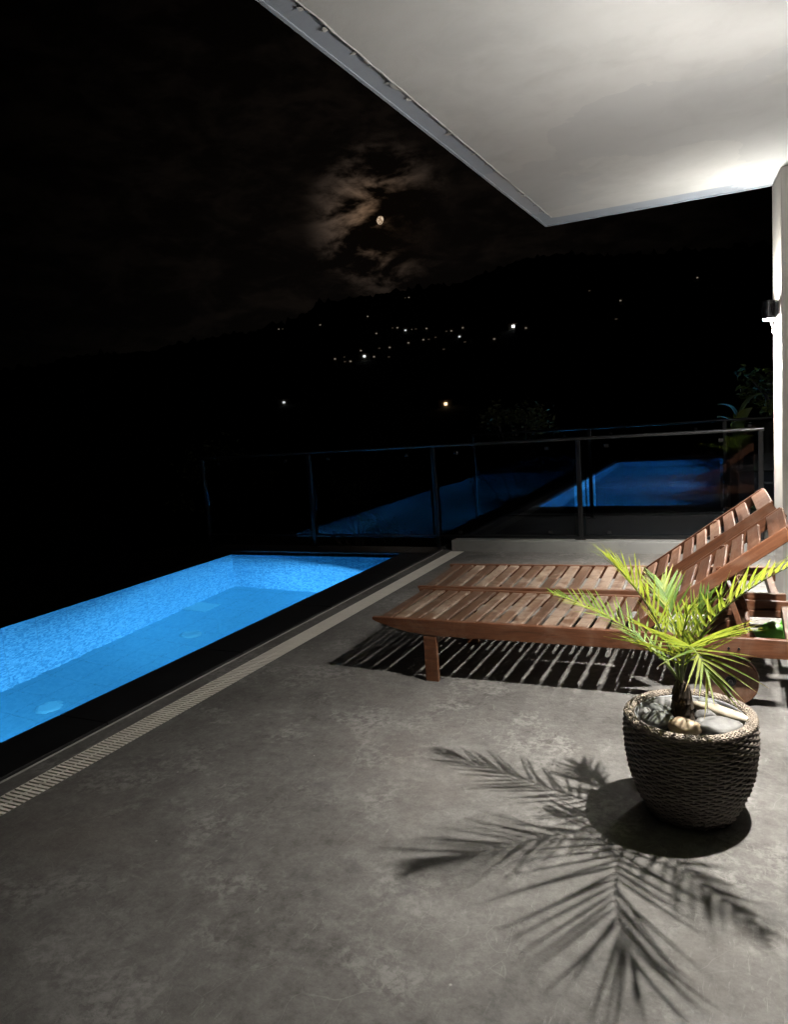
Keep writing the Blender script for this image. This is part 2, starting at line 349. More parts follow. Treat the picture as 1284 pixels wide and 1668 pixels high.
MT['rachis'] = mat('palm_rachis', (.10, .13, .04), .5)[0]
MT['tree_leaf'] = leafmat('tree_leaf', (.05, .06, .03), (.08, .09, .045), (.11, .11, .06), .25)
MT['shrub_leaf'] = leafmat('shrub_leaf', (.04, .075, .025), (.06, .10, .03), (.08, .13, .04), .25)
m, t, p = mat('palm_trunk', rough=.9); a = noi(t, ocoord(t, (1, 1, .3)), 60, 6, .7)
t.links.new(ramp(t, a, [(.35, (.012, .009, .006)), (.55, (.045, .030, .018)), (.72, (.12, .08, .045))]), p.inputs['Base Color']); bump(t, p, a, .8, .006); MT['trunk'] = m
m, t, p = mat('bark', (.06, .048, .036), .9); bump(t, p, noi(t, ocoord(t, (1, 1, .2)), 18, 6), .7, .02); MT['bark'] = m
m, t, p = mat('green_fabric', rough=.45); a = noi(t, ocoord(t), 8, 5)
t.links.new(ramp(t, a, [(.35, (.045, .19, .012)), (.65, (.11, .34, .03))]), p.inputs['Base Color']); MT['greenbag'] = m
m, t, p = mat('hill_scrub', rough=.95); a = noi(t, ocoord(t), .05, 8, .7)
t.links.new(ramp(t, a, [(.35, (.030, .034, .022)), (.65, (.07, .07, .045))]), p.inputs['Base Color']); MT['hill'] = m
m, t, p = mat('house_wall_far', (.40, .36, .31), .9); MT['farwall'] = m
m, t, p = mat('house_roof_far', (.16, .07, .05), .9); MT['farroof'] = m
def emis(name, c, s):
    m = bpy.data.materials.new(name); m.use_nodes = True; p = m.node_tree.nodes['Principled BSDF']
    p.inputs['Base Color'].default_value = (.8, .8, .8, 1); p.inputs['Emission Color'].default_value = (*c, 1); p.inputs['Emission Strength'].default_value = s; return m
MT['lens'] = emis('lamp_lens', (1, .955, .88), 96000)
MT['lens_near'] = emis('lamp_lens_near', (1, .955, .885), 47000)
MT['added_bulb'] = emis('added_bulb_glow', (1, .97, .9), 1100)
MT['glare'] = emis('lamp_glare_ring', (1, .96, .90), 900)
MT['lens_up'] = emis('lamp_lens_up', (1, .965, .89), 2100)
MT['lens_up_dim'] = emis('lamp_glow_tube', (1, .955, .90), 6200)

# ------------------------------------------------------------------ terrain
AZ = [-180, -75, -55, -45, -36.3, -33.5, -29.7, -21.8, -14, -4.7, 8, 25, 60, 180]
EL = [3.0, 3.5, 4.6, 5.6, 6.6, 7.2, 8.6, 9.0, 10.4, 9.5, 8.6, 7.5, 4.5, 3.0]
def ridge_elev(az):
    i = max(1, min(len(AZ)-1, bisect.bisect(AZ, az))); u = (az-AZ[i-1])/(AZ[i]-AZ[i-1]); u = u*u*(3-2*u)
    return EL[i-1]+(EL[i]-EL[i-1])*u
def ground(x, y):
    r = math.hypot(x, y); az = math.degrees(math.atan2(x, y))
    top = 620*math.tan(R(ridge_elev(az)))+1.5
    if r < 26: return -3.6
    if r < 150:
        u = (r-26)/124; return -3.6-24*(u*u*(3-2*u))
    if r < 620:
        u = ((r-150)/470)**1.15; return -27.6+(top+27.6)*u
    u = min(1, (r-620)/900); return top*(1-u*u)
bm = bmesh.new(); rs = [0, 8, 16, 26, 40, 60, 85, 115, 150, 190, 230, 270, 310, 350, 390, 430, 470, 510, 550, 585, 612, 620, 640, 700, 900, 1500, 4000]
NA = 1600; prev = None; c0 = bm.verts.new((0, 0, -3.6))
for r in rs[1:]:
    ring = []
    for k in range(NA):
        a = 2*math.pi*k/NA; x, y = r*math.sin(a), r*math.cos(a); z = ground(x, y)
        if r > 150 and r < 900:
            z += noise.noise((x*.03, y*.03, 1))*.8+noise.noise((x*.12, y*.12, 5))*.6
            if 600 < r < 630: z += abs(noise.noise((x*.25, y*.25, 9)))*7.5+abs(noise.noise((x*.09, y*.09, 3)))*5
        ring.append(bm.verts.new((x, y, z)))
    if prev is None:
        for k in range(NA): bm.faces.new((c0, ring[(k+1) % NA], ring[k]))
    else:
        for k in range(NA): bm.faces.new((prev[k], prev[(k+1) % NA], ring[(k+1) % NA], ring[k]))
    prev = ring
o = obj('terrain', bm, MT['hill']); tag(o, kind='structure')

# ------------------------------------------------------------------ terrace floor
Y1 = 7.53
XD0, XD1 = -3.033, -2.866           # drain
XC = -3.15                          # outer edge of the coping
fl = obj('terrace_floor', box(XD1, 3.4, -3, 7.8, -.3, 0), MT['floor']); tag(fl, kind='structure')
fs = obj('terrace_edge_strip', box(XC+.004, XD0, -3, 7.6, -.3, -.002), MT['floor']); tag(fs, kind='structure')
fo = obj('terrace_foundation', box(-3.3, 3.4, -3, 7.8, -4.2, -.302), MT['kerb']); tag(fo, kind='structure')
# drain
dr = empty('drain_grate', ((XD0+XD1)/2, 0, 0)); hw = (XD1-XD0)/2
tag(dr, 'long slotted beige drain grating running beside the black pool coping', 'drain')
obj('channel', box(-hw, hw, -3, 7.528, -.29, -.09), MT['channel'], dr)
for s in (-1, 1): obj('edge_rail', box(s*hw-.003 if s > 0 else -hw, hw if s > 0 else -hw+.003, .6, 7.525, -.03, -.004), MT['grate'], dr)
obj('spine', box(-.006, .006, .6, 7.525, -.03, -.0035), MT['grate'], dr)
sb = box(-hw+.004, hw-.004, -.0078, .0078, -.022, -.002, .001); me = bpy.data.meshes.new('slat'); sb.to_mesh(me); sb.free(); me.materials.append(MT['grate'])
y = .62
while y < 7.52:
    inst('slat', me, dr, (0, y, random.uniform(-.0006, .0006)), (0, 0, random.gauss(0, .004))); y += .0248
obj('slat_run', box(-hw+.004, hw-.004, -3, .6, -.022, -.003), MT['grate'], dr)

# ------------------------------------------------------------------ pools
ZW = -.03
def plane(pts, bm=None):
    b = bm or bmesh.new(); b.faces.new([b.verts.new(q) for q in pts]); return b
def pool_light(parent, loc, rotz, watts, c, tilt=12):
    g = lathe([(.135, 0), (.135, .02), (.115, .028), (.11, .012)], 28, cap0=True)
    rg = obj('light_ring', g, MT['white'], parent, loc, (0, R(90), rotz))
    ld = bpy.data.lights.new('pool_lamp', 'AREA'); ld.shape = 'DISK'; ld.size = .2; ld.energy = watts; ld.color = c; ld.spread = R(125)
    lo = bpy.data.objects.new('pool_lamp', ld); COL.objects.link(lo); lo.parent = rg; lo.location = (0, 0, .03); lo.rotation_euler = (R(180), R(tilt), 0)
BLUE = (.13, .53, 1.0)
PX0, PX1, PY0, PY1, PZ = -5.885, -3.524, -1.65, 7.275, -1.8
pool = empty('swimming_pool', (0, 0, 0)); tag(pool, 'long narrow pool lit blue from within and lined with small mosaic', 'pool')
obj('long_wall_lining', plane([(PX0, PY0, PZ), (PX0, PY1, PZ), (PX0, PY1, ZW-.004), (PX0, PY0, ZW-.004)]), MT['mosx'], pool)
obj('near_wall_lining', plane([(PX1, PY0, PZ), (PX1, PY0, .0), (PX1, PY1, .0), (PX1, PY1, PZ)]), MT['mosx'], pool)
obj('end_wall_lining', plane([(PX0, PY1, PZ), (PX1, PY1, PZ), (PX1, PY1, .0), (PX0, PY1, .0)]), MT['mosy'], pool)
obj('end_wall_lining', plane([(PX0, PY0, PZ), (PX0, PY0, .0), (PX1, PY0, .0), (PX1, PY0, PZ)]), MT['mosy'], pool)
obj('floor_lining', plane([(PX0, PY0, PZ), (PX1, PY0, PZ), (PX1, PY1, PZ), (PX0, PY1, PZ)]), MT['mosz'], pool)
for (x, y) in ((-5.233, 5.678), (-5.243, 3.951)):
    d = obj('drain_cover', lathe([(.0, .02), (.085, .02), (.10, .012), (.11, .001)], 28), MT['fitting'], pool, (x, y, PZ))
    obj('grille', lathe([(.02, .022), (.035, .024), (.05, .022)], 20), MT['fitting'], d)
obj('floor_hatch', box(-.165, .165, -.14, .14, .002, .015, .004), MT['fitting'], pool, (-5.72, 6.44, PZ))
for y, e, tl_ in ((.2, 44, 12), (3.2, 50, 12), (6.5, 150, 42)): pool_light(pool, (PX1-.002, y, -.66), R(180), e, BLUE, tl_)
# coping slabs with open joints
y = PY0-.4; k = 0
while y < PY1-.01:
    y2 = min(y+1.19, PY1+.375)
    if y2 > PY1: y2 = PY1+.375
    obj('coping_slab', box(PX1, XC, y+.003, y2-.003, -.06, .02+random.uniform(-.0008, .0008), .003), MT['black'], pool); y = y2
x = PX1
while x > PX0-.3:
    x2 = x-1.2 if x-1.2 > PX0 else PX0-.36
    obj('coping_slab', box(x2+.003, x-.003, PY1, PY1+.375, -.06, .02+random.uniform(-.0008, .0008), .003), MT['black'], pool); x = x2
obj('coping_slab', box(PX0-.3, PX1-.003, PY0-.4, PY0, -.06, .02, .003), MT['black'], pool)
obj('joint_strip', box(XC, XC+.006, -2, PY1+.3, -.05, .004), MT['grout'], pool)
obj('overflow_edge', box(PX0-.22, PX0-.002, PY0-.4, PY1-.003, -.4, ZW-.006, .004), MT['black'], pool)
obj('outer_wall', box(PX0-.24, PX0-.03, PY0-.4, PY1+.375, -4.2, -.41), MT['black'], pool)
obj('outer_wall', box(PX0-.2, PX1+.2, PY1+.02, PY1+.36, -4.2, -.07), MT['black'], pool)
wt = obj('pool_water', plane([(PX0-.2, PY0, ZW), (PX1, PY0, ZW), (PX1, PY1, ZW), (PX0-.2, PY1, ZW)]), MT['water']); tag(wt, kind='structure')

# neighbour's pool and the path between the plots
NX0, NX1, NY0, NY1, NZ = -3.0, -.5, 10.85, 18.85, -1.4
np_ = empty('neighbour_pool', (0, 0, 0)); tag(np_, 'second blue lit pool beyond the two glass fences', 'pool')
for nm, q, mm in (('long_wall_lining', [(NX0, NY0, NZ), (NX0, NY1, NZ), (NX0, NY1, 0), (NX0, NY0, 0)], 'mosx'), ('near_wall_lining', [(NX1, NY0, NZ), (NX1, NY0, 0), (NX1, NY1, 0), (NX1, NY1, NZ)], 'mosx'),
                  ('end_wall_lining', [(NX0, NY1, NZ), (NX1, NY1, NZ), (NX1, NY1, 0), (NX0, NY1, 0)], 'mosy'), ('end_wall_lining', [(NX0, NY0, NZ), (NX0, NY0, 0), (NX1, NY0, 0), (NX1, NY0, NZ)], 'mosy'),
                  ('floor_lining', [(NX0, NY0, NZ), (NX1, NY0, NZ), (NX1, NY1, NZ), (NX0, NY1, NZ)], 'mosz')):
    obj(nm, plane(q), MT[mm], np_)
for y in (12.2, 15.0, 17.6): pool_light(np_, (NX1-.002, y, -.5), R(180), 115, BLUE)
for (a, b, c, d) in ((NX0-.32, NX0, NY0-.35, NY1+.35), (NX1, NX1+.32, NY0-.35, NY1+.35), (NX0+.002, NX1-.002, NY0-.35, NY0), (NX0+.002, NX1-.002, NY1, NY1+.35)):
    obj('coping_slab', box(a, b, c, d, -.06, .016, .003), MT['black'], np_)
obj('outer_wall', box(NX0-.3, NX0-.004, NY0-.35, NY1+.35, -4.2, -.062), MT['black'], np_)
wt = obj('neighbour_pool_water', plane([(NX0, NY0, ZW), (NX1, NY0, ZW), (NX1, NY1, ZW), (NX0, NY1, ZW)]), MT['water']); tag(wt, kind='structure')
pth = obj('path', box(-3.3, 3.4, 7.802, 10.48, -4.2, -.03), MT['kerb']); tag(pth, kind='structure')
nd = obj('neighbour_deck', box(NX1+.322, 3.4, 10.482, 19.5, -4.2, 0), MT['kerb']); tag(nd, kind='structure')

# ------------------------------------------------------------------ kerb and glass fences
kb = obj('kerb_wall', box(-3.02, 1.6, Y1, 7.80, -.25, .118, .006), MT['kerb']); tag(kb, 'low grey concrete kerb wall under the glass fence', 'wall')
def glass_fence(name, loc, xs, zb, zt, label):
    f = empty(name, loc); tag(f, label, 'fence')
    for x, pb in xs:
        po = obj('post', box(-.024, .024, -.024, .024, pb, zt-.012, .006, seg=2), MT['post'], f, (x, 0, 0))
        obj('base_plate', box(-.055, .055, -.055, .055, pb, pb+.008, .002), MT['post'], po)
    a, b = xs[0][0], xs[-1][0]
    obj('top_rail', tube([(a-.03, 0, zt), (b+.03, 0, zt)], .017, 12), MT['post'] if loc[1] > 9 else MT['steel'], f)
    obj('bottom_rail', box(a+.026, b-.026, -.014, .014, zb-.035, zb-.006, .003), MT['post'], f)
    for (x0, _), (x1, _) in zip(xs, xs[1:]):
        g = obj('glass_panel', box(x0+.058, x1-.058, -.005, .005, zb+.004, zt-.045), MT['glass'], f)
        w_ = x1-x0
        for fx in (.17, .80):
            for zz in (zb+.028, zt-.085):
                cl = obj('clamp', box(-.022, .022, -.013, .013, -.018, .018, .004), MT['dmetal'], f, (x0+w_*fx, 0, zz))
                for s in (-1, 1):
                    obj('bolt', tube([(s*.011, -.0135, 0), (s*.011, -.019, 0)], .006, 8), MT['steel'], cl)
    return f
glass_fence('glass_fence', (0, 7.675, 0), [(-6.55, -.05), (-4.885, .02), (-3.232, .0), (-1.612, .118), (.075, .118)], .158, 1.165, 'glass fence with slim metal posts standing along the end of the terrace')
glass_fence('glass_fence', (0, 10.0, 0), [(-3.58, -.03), (-1.945, -.03), (-.30, -.03), (1.34, -.03)], .035, 1.18, "glass fence along the neighbour's blue pool, behind the terrace fence")
pw = empty('planter_wall', (0, 10.62, 0)); tag(pw, 'low pale planter wall beside the second pool', 'wall')
obj('wall', box(-.16, 2.4, 0, .2, -.02, .46, .006), MT['pale'], pw); obj('cap', box(-.18, 2.42, -.02, .22, .461, .49, .004), MT['kerb'], pw)

# ------------------------------------------------------------------ roof over the terrace
rf = empty('terrace_roof', (0, 0, 3.0)); tag(rf, 'broad flat roof slab with rough plastered white underside', 'roof')
XE, YE = -1.533, 6.385
obj('slab', box(XE, 3.4, -3, YE, .009, .26, .004), MT['slab'], rf)
obj('drip_lip', box(XE+.002, 3.4, YE-.018, YE-.002, .003, .0087), MT['slab'], rf)
obj('drip_lip', box(XE+.002, XE+.018, -3, YE-.020, .003, .0087), MT['slab'], rf)
def edge_x(y):
    ch = max(0, noise.noise((y*11, 31.7, 0))-.12)*.045
    return -1.409+noise.noise((y*6, 5.2, 0))*.006+noise.noise((y*45, 1.2, 0))*.004-ch
def edge_y(x): return 6.115+noise.noise((x*9, 2.2, 0))*.004+noise.noise((x*37, 7.2, 0))*.0025
bm = bmesh.new(); HZ = .0085
def quad(*q): bm.faces.new([bm.verts.new(c) for c in q])
ys = [6.06-i_*(9.06/500) for i_ in range(501)]; xs_ = [-1.36+i_*(4.76/210) for i_ in range(211)]
for a, b in zip(ys, ys[1:]):                            # left margin and its broken edge
    ea, eb = edge_x(a), edge_x(b)
    quad((ea, a, 0), (-1.36, a, 0), (-1.36, b, 0), (eb, b, 0)); quad((ea, a, 0), (eb, b, 0), (eb-.002, b, HZ), (ea-.002, a, HZ))
for a, b in zip(xs_, xs_[1:]):                          # far margin
    ea, eb = edge_y(a), edge_y(b)
    quad((a, 6.06, 0), (a, ea, 0), (b, eb, 0), (b, 6.06, 0)); quad((a, ea, 0), (a, ea+.002, HZ), (b, eb+.002, HZ), (b, eb, 0))
e0, e1 = edge_x(6.06), edge_y(-1.36)
quad((e0, 6.06, 0), (-1.405, 6.10, 0), (-1.36, e1, 0), (-1.36, 6.06, 0))
quad((e0, 6.06, 0), (e0-.002, 6.06, HZ), (-1.407, 6.102, HZ), (-1.405, 6.10, 0)); quad((-1.405, 6.10, 0), (-1.407, 6.102, HZ), (-1.36, e1+.002, HZ), (-1.36, e1, 0))
quad((-1.36, -3, 0), (-1.36, 6.06, 0), (3.4, 6.06, 0), (3.4, -3, 0))
bmesh.ops.remove_doubles(bm, verts=bm.verts[:], dist=1e-5)
for f_ in bm.faces:
    if abs(f_.normal.z) > .9 and f_.normal.z > 0: f_.normal_flip()
obj('plaster_soffit', bm, MT['soffit'], rf)
bm = bmesh.new(); bead = []; br_ = []; y = 6.09                  # bead of plaster along the edge
while y > 1.0:
    bead.append((-1.411+noise.noise((y*8, 15.2, 0))*.006, y, .002+noise.noise((y*13, 3.2, 0))*.002)); br_.append(.0050+noise.noise((y*21, 8.2, 0))*.004); y -= .02
obj('edge_bead', tube(bead, br_, 6), MT['soffit'], rf, smooth=True)
bm = bmesh.new(); y = 6.0                               # crumbs of plaster clinging to the rough edge
while y > 1.2:
    y -= random.uniform(.07, .34); s = random.uniform(.004, .013)*(1 if random.random() < .8 else 1.8)
    g = bmesh.new(); bmesh.ops.create_icosphere(g, subdivisions=1, radius=s)
    for v_ in g.verts: v_.co = Vector((v_.co.x*random.uniform(.6, 1.3)-1.419-random.random()**2*.03, v_.co.y*random.uniform(.8, 2.4)+y, v_.co.z*.6+.006))
    merge(bm, g)
tag(obj('plaster_crumbs', bm, MT['soffit'], rf), kind='stuff')

# ------------------------------------------------------------------ columns with wall lamps
def column(loc, rz, label):
    c = empty('column', loc, rz); tag(c, label, 'column', 'columns carrying the terrace roof')
    bm = box(0, .42, -.27, .25, 0, 2.999, .006, seg=2)
    obj('shaft', bm, MT['column'], c)
    return c
def wall_lamp(loc, rz, label, upm='lens_up', dnm='lens', rec=.022):
    l = empty('wall_lamp', loc, rz); tag(l, label, 'lamp', 'wall lamps on the columns')
    body = bmesh.new(); zr = -.058+rec; prof = [(.0375, zr), (.0375, -.057), (.043, -.058), (.043, .068), (.0375, .066), (.0375, .054)]
    lathe(prof, 32, body); lathe([(.0, zr), (.0375, zr)], 32, body); lathe([(.038, .054), (.0, .054)], 32, body)
    obj('housing', body, MT['dmetal'], l, (-.052, 0, 0), smooth=False)
    obj('bracket', box(-.012, .0, -.03, .03, -.045, .055, .003), MT['dmetal'], l)
    dn = lathe([(.0200, zr-.0005), (.0195, zr-.002), (.010, zr-.0035), (.0005, zr-.004)], 16)
    obj('lower_lens', dn, MT[dnm], l, (-.052, 0, 0))
    obj('glare_ring', lathe([(.0335, -.0565), (.0350, -.066), (.0315, -.068), (.0300, -.0565)], 24), MT['glare'], l, (-.052, 0, 0))  # glowing ring added for glare at the lamp mouth and some sideways light
    up = lathe([(.0005, .0655), (.012, .0645), (.023, .062), (.030, .058), (.031, .0545)], 14)
    if upm == 'lens_up_dim':
        up.free(); up = lathe([(.020, .056), (.020, .086)], 20)          # glowing tube and dark cap, shaped to spread light over the ceiling
        obj('added_tube_cap', lathe([(.0005, .091), (.021, .090), (.0215, .0865), (.0005, .0864)], 20), MT['dmetal'], l, (-.052, 0, 0))
    obj('upper_lens', up, MT[upm], l, (-.052, 0, 0))
    return l
c1_ = column((.172, 6.13, 0), R(4.5), 'pale plastered column carrying the far corner of the roof')
l1_ = wall_lamp((.168, 6.06, 2.085), R(4.5), 'black cylinder wall lamp shining up and down on the far column')
cab = obj('cable', tube([(-.010, .02, -.045), (-.035, .028, -.085), (-.018, .03, -.12), (-.028, .024, -.15), (-.004, .02, -.175)], .003, 6), MT['liner'], l1_)
c2_ = column((.292, 3.18, 0), 0, 'plastered column beside the near lounger and potted palm')
l2_ = wall_lamp((.290, 3.15, 2.21), 0, 'black cylinder wall lamp on the column beside the potted palm', 'lens_up_dim', 'lens_near', .012)

nh = empty('neighbour_house', (2.7, 10.7, 0)); tag(nh, 'plastered house side rising beyond the planter wall', 'house')
obj('wall', box(0, .3, 0, 8, .001, 3.2), MT['wall'], nh); obj('eave', box(-.5, .5, -.2, 8.2, 3.201, 3.4), MT['slab'], nh)
l3_ = wall_lamp((2.698, 13.2, 2.2), 0, "unseen black cylinder wall lamp added on the neighbouring house to light the trees")  # unseen lamp, added to light the trees and planter wall
obj('added_bulb', lathe([(.0005, -.115), (.03, -.105), (.04, -.085), (.03, -.070)], 12), MT['added_bulb'], l3_, (-.052, 0, 0))  # exposed bulb added to throw light sideways onto the trees
# house wall behind the columns, right of the terrace
hw_ = empty('house_wall', (3.2, 0, 0)); tag(hw_, 'plastered house wall closing the covered terrace', 'wall')
obj('wall', box(0, .2, -3, 1.0, .001, 2.998), MT['wall'], hw_); obj('wall', box(0, .2, 3.4, YE-.02, .001, 2.998), MT['wall'], hw_); obj('lintel', box(0, .2, 1.001, 3.399, 2.3, 2.998), MT['wall'], hw_)
dd = obj('sliding_door_frame', box(.05, .1, 1.0, 3.4, .001, .06), MT['dmetal'], hw_)
for y in (1.0, 2.17, 3.34): obj('mullion', box(.052, .098, y+.002, y+.058, .061, 2.298), MT['dmetal'], hw_)
for y in (1.062, 2.232): obj('door_glass', box(.072, .08, y, y+1.1, .062, 2.296), MT['glass'], hw_)

# ------------------------------------------------------------------ sun loungers
LW = .735
def make_lounger():
    g = empty('sun_lounger')
    rail = [(0, .368), (2.26, .368), (2.26, .274), (.36, .274), (.22, .290), (.10, .318), (.012, .345), (0, .352)]
    for yy in (0, LW-.03):
        b = prism(rail, 'y', yy, yy+.03); bmesh.ops.bevel(b, geom=b.edges[:], offset=.003, segments=1, affect='EDGES')
        obj('side_rail', b, MT['woodx'], g)
        obj('leg', box(.325, .405, yy+.002, yy+.028, .0, .2735, .003), MT['woodx'], g)
        for xx in (1.94, 1.985):
            obj('bolt', tube([(xx, yy-.004 if yy == 0 else yy+.034, .315), (xx, yy+.003 if yy == 0 else yy+.027, .315)], .006, 8), MT['dmetal'], g)
    obj('crossbar', box(.34, .39, .031, LW-.031, .21, .262, .003), MT['woody'], g)
    obj('crossbar', box(2.19, 2.23, .031, LW-.031, .285, .345, .003), MT['woody'], g)
    obj('crossbar', box(1.44, 1.48, .031, LW-.031, .275, .312, .003), MT['woody'], g)
    ms = box(-.034, .034, .031, LW-.031, -.0165, 0, .004); me = bpy.data.meshes.new('slat'); ms.to_mesh(me); ms.free(); me.materials.append(MT['woody'])
    for i in range(16):
        inst('slat', me, g, (.075+i*.0885, 0, .3635+random.uniform(-.0015, .001)), (0, 0, random.gauss(0, .002)))
    for yy in (.06, LW-.06-.035):                        # wheels
        wb = bmesh.new(); n = 36
        for (r0, r1, t0, t1) in ((.024, .128, 0, .035),):
            for k in range(n):
                a0, a1 = 2*math.pi*k/n, 2*math.pi*(k+1)/n
                def q(r, a, tt): return wb.verts.new((r*math.cos(a), tt, r*math.sin(a)))
                for tt, s in ((t0, 1), (t1, -1)):
                    vs = [q(r0, a0, tt), q(r1-.004, a0, tt), q(r1-.004, a1, tt), q(r0, a1, tt)]; wb.faces.new(vs if s < 0 else vs[::-1])
                wb.faces.new((q(r1-.004, a0, t0), q(r1, a0, t0+.005), q(r1, a1, t0+.005), q(r1-.004, a1, t0)))
                wb.faces.new((q(r1, a0, t0+.005), q(r1, a0, t1-.005), q(r1, a1, t1-.005), q(r1, a1, t0+.005)))
                wb.faces.new((q(r1, a0, t1-.005), q(r1-.004, a0, t1), q(r1-.004, a1, t1), q(r1, a1, t1-.005)))
        bmesh.ops.remove_doubles(wb, verts=wb.verts[:], dist=1e-5); bmesh.ops.recalc_face_normals(wb, faces=wb.faces[:])
        wh = obj('wheel', wb, MT['woodb'], g, (1.945, yy, .128))
        obj('hub', tube([(0, -.008, 0), (0, .043, 0)], .026, 16), MT['dmetal'], wh)
    obj('axle', tube([(1.945, .032, .128), (1.945, LW-.032, .128)], .011, 10), MT['dmetal'], g)
    for yy in (.100, LW-.120): obj('wheel_bracket', box(1.915, 1.975, yy, yy+.02, .09, .272, .003), MT['woodx'], g)
    # raised backrest: its rails are one part, each slat a sub-part; local x runs up the back
    BA = 36.0; bl = .915
    bk = obj('backrest', box(-.005, .02, .034, LW-.034, -.05, -.02, .003), MT['woodx'], g, (1.452, 0, .352), (0, R(-BA), 0))
    for yy in (.034, LW-.034-.026): obj('back_rail', box(.0, bl, yy, yy+.026, -.05, .012, .003), MT['woodx'], bk)
    ms = box(-.036, .036, .0605, LW-.0605, -.0165, 0, .004); me = bpy.data.meshes.new('back_slat'); ms.to_mesh(me); ms.free(); me.materials.append(MT['woodb'])
    for i in range(8): inst('slat', me, bk, (.055+i*.0985, 0, .004), (0, 0, random.gauss(0, .002)))
    obj('top_slat', box(bl-.088, bl+.010, .0605, LW-.0605, -.012, .008, .004), MT['woodb'], bk)
    # prop frame under the backrest
    pr_ = obj('prop', box(-.012, .012, .075, LW-.075, -.012, .012, .003), MT['woodx'], g, (2.02, 0, .315))
    for yy in (.078, LW-.078-.022):
        b = box(-.013, .013, yy, yy+.022, 0, .40, .003); obj('prop_arm', b, MT['woodx'], pr_, (0, 0, 0), (0, R(-18), 0))
    for yy in (.036, LW-.058): obj('prop_rack', box(1.80, 2.185, yy, yy+.022, .285, .32, .003), MT['woodx'], g)
    return g
l1 = make_lounger(); l1.location = (-2.05, 3.765, 0); l1.rotation_euler = (0, 0, R(.2))
tag(l1, 'reddish wooden slatted lounger behind the potted palm, backrest raised', 'sun lounger', 'wooden sun loungers')
l2 = copy_tree(l1); l2.location = (-2.088, 4.53, 0); l2.rotation_euler = (0, 0, R(3.0))
tag(l2, 'reddish wooden slatted lounger between the other lounger and the glass fence', 'sun lounger', 'wooden sun loungers')

# green bundle on the floor under the second backrest
bm = bmesh.new()
for (x, y, z, rx, ry, rz, sd) in ((.0, 0, .062, .085, .07, .062, 1), (-.085, -.03, .036, .075, .06, .036, 2), (.10, .02, .085, .07, .06, .085, 3)):
    s = bmesh.new(); bmesh.ops.create_icosphere(s, subdivisions=3, radius=1)
    for v_ in s.verts:
        k = 1+noise.noise(v_.co*1.9+Vector((sd*7, 0, 0)))*.28+noise.noise(v_.co*5+Vector((sd, 3, 0)))*.08
        v_.co = Vector((x+v_.co.x*rx*k, y+v_.co.y*ry*k, max(.001, z+v_.co.z*rz*k)))
    merge(bm, s)
gbag = obj('green_bag', bm, MT['greenbag'], None, (.115, 4.90, 0), smooth=True); tag(gbag, 'crumpled bright green bag on the floor beneath the loungers', 'bag')

# ------------------------------------------------------------------ wicker planter, stones, palm
PCX, PCY = -.219, 2.795
pl = empty('wicker_planter', (PCX, PCY, 0)); tag(pl, 'round dark woven wicker planter with a paler braided rim', 'planter')
PR = [(.0, .150), (.03, .166), (.07, .186), (.12, .205), (.18, .2195), (.25, .2285), (.31, .231), (.365, .2265)]
def prad(z):
    for (z0, r0), (z1, r1) in zip(PR, PR[1:]):
        if z <= z1: u = (z-z0)/(z1-z0); u = u*u*(3-2*u)*.35+u*.65; return r0+(r1-r0)*u
    return PR[-1][1]
obj('basket_core', lathe([(max(.001, prad(z/40*.362)-.0075), z/40*.362+.002) for z in range(41)], 64, cap0=True), MT['core'], pl, smooth=True)
NS = 52; bm = bmesh.new()
rows = 36
for j in range(rows):
    z = .006+j*(.352/(rows-1)); base = prad(z); ph = (j % 2)*math.pi; pts_ = []
    jz = random.uniform(-.0012, .0012)
    for k in range(NS*3):
        a = 2*math.pi*k/(NS*3)
        rr = base+.0040*math.cos(a*NS/2+ph)-.001; pts_.append((rr*math.cos(a), rr*math.sin(a), z+jz+.0012*math.sin(a*NS/2+j)))
    tube(pts_, .0051, 6, bm, closed=True)
tag(obj('weave', bm, MT['wicker'], pl, smooth=True), kind='stuff')
bm = bmesh.new()
for k in range(NS):
    a = 2*math.pi*(k+.0)/NS; tube([((prad(z)-.0015)*math.cos(a), (prad(z)-.0015)*math.sin(a), z) for z in (.004, .06, .12, .18, .24, .30, .36)], .0042, 5, bm)
tag(obj('stakes', bm, MT['wicker'], pl, smooth=True), kind='stuff')
# braided rim: strands winding round a ring
bm = bmesh.new(); RR = .2130
lathe([(RR-.014, .362), (RR-.012, .374), (RR, .378), (RR+.011, .374), (RR+.013, .360)], 64, bm)
obj('rim_core', bm, MT['core'], pl)
bm = bmesh.new()
for s in range(9):
    for dirn in (1, -1):
        pts_ = []; nn = 300
        for k in range(nn):
            a = 2*math.pi*k/nn; q = dirn*(a*9)+s*2*math.pi/9
            pts_.append(((RR+.0165*math.cos(q))*math.cos(a), (RR+.0165*math.cos(q))*math.sin(a), .369+.0115*math.sin(q)+.0018*math.sin(a*88+s)))
        tube(pts_, .0036, 5, bm, closed=True)
tag(obj('rim_braid', bm, MT['rim'], pl, smooth=True), kind='stuff')
obj('liner', lathe([(.193, .318), (.1965, .366), (.192, .369), (.188, .364), (.184, .318)], 56), MT['liner'], pl, smooth=True)
bm = lathe([(.0, .338), (.06, .338), (.12, .336), (.186, .334)], 40); bmesh.ops.remove_doubles(bm, verts=bm.verts[:], dist=1e-5)
obj('soil', bm, MT['soil'], pl)
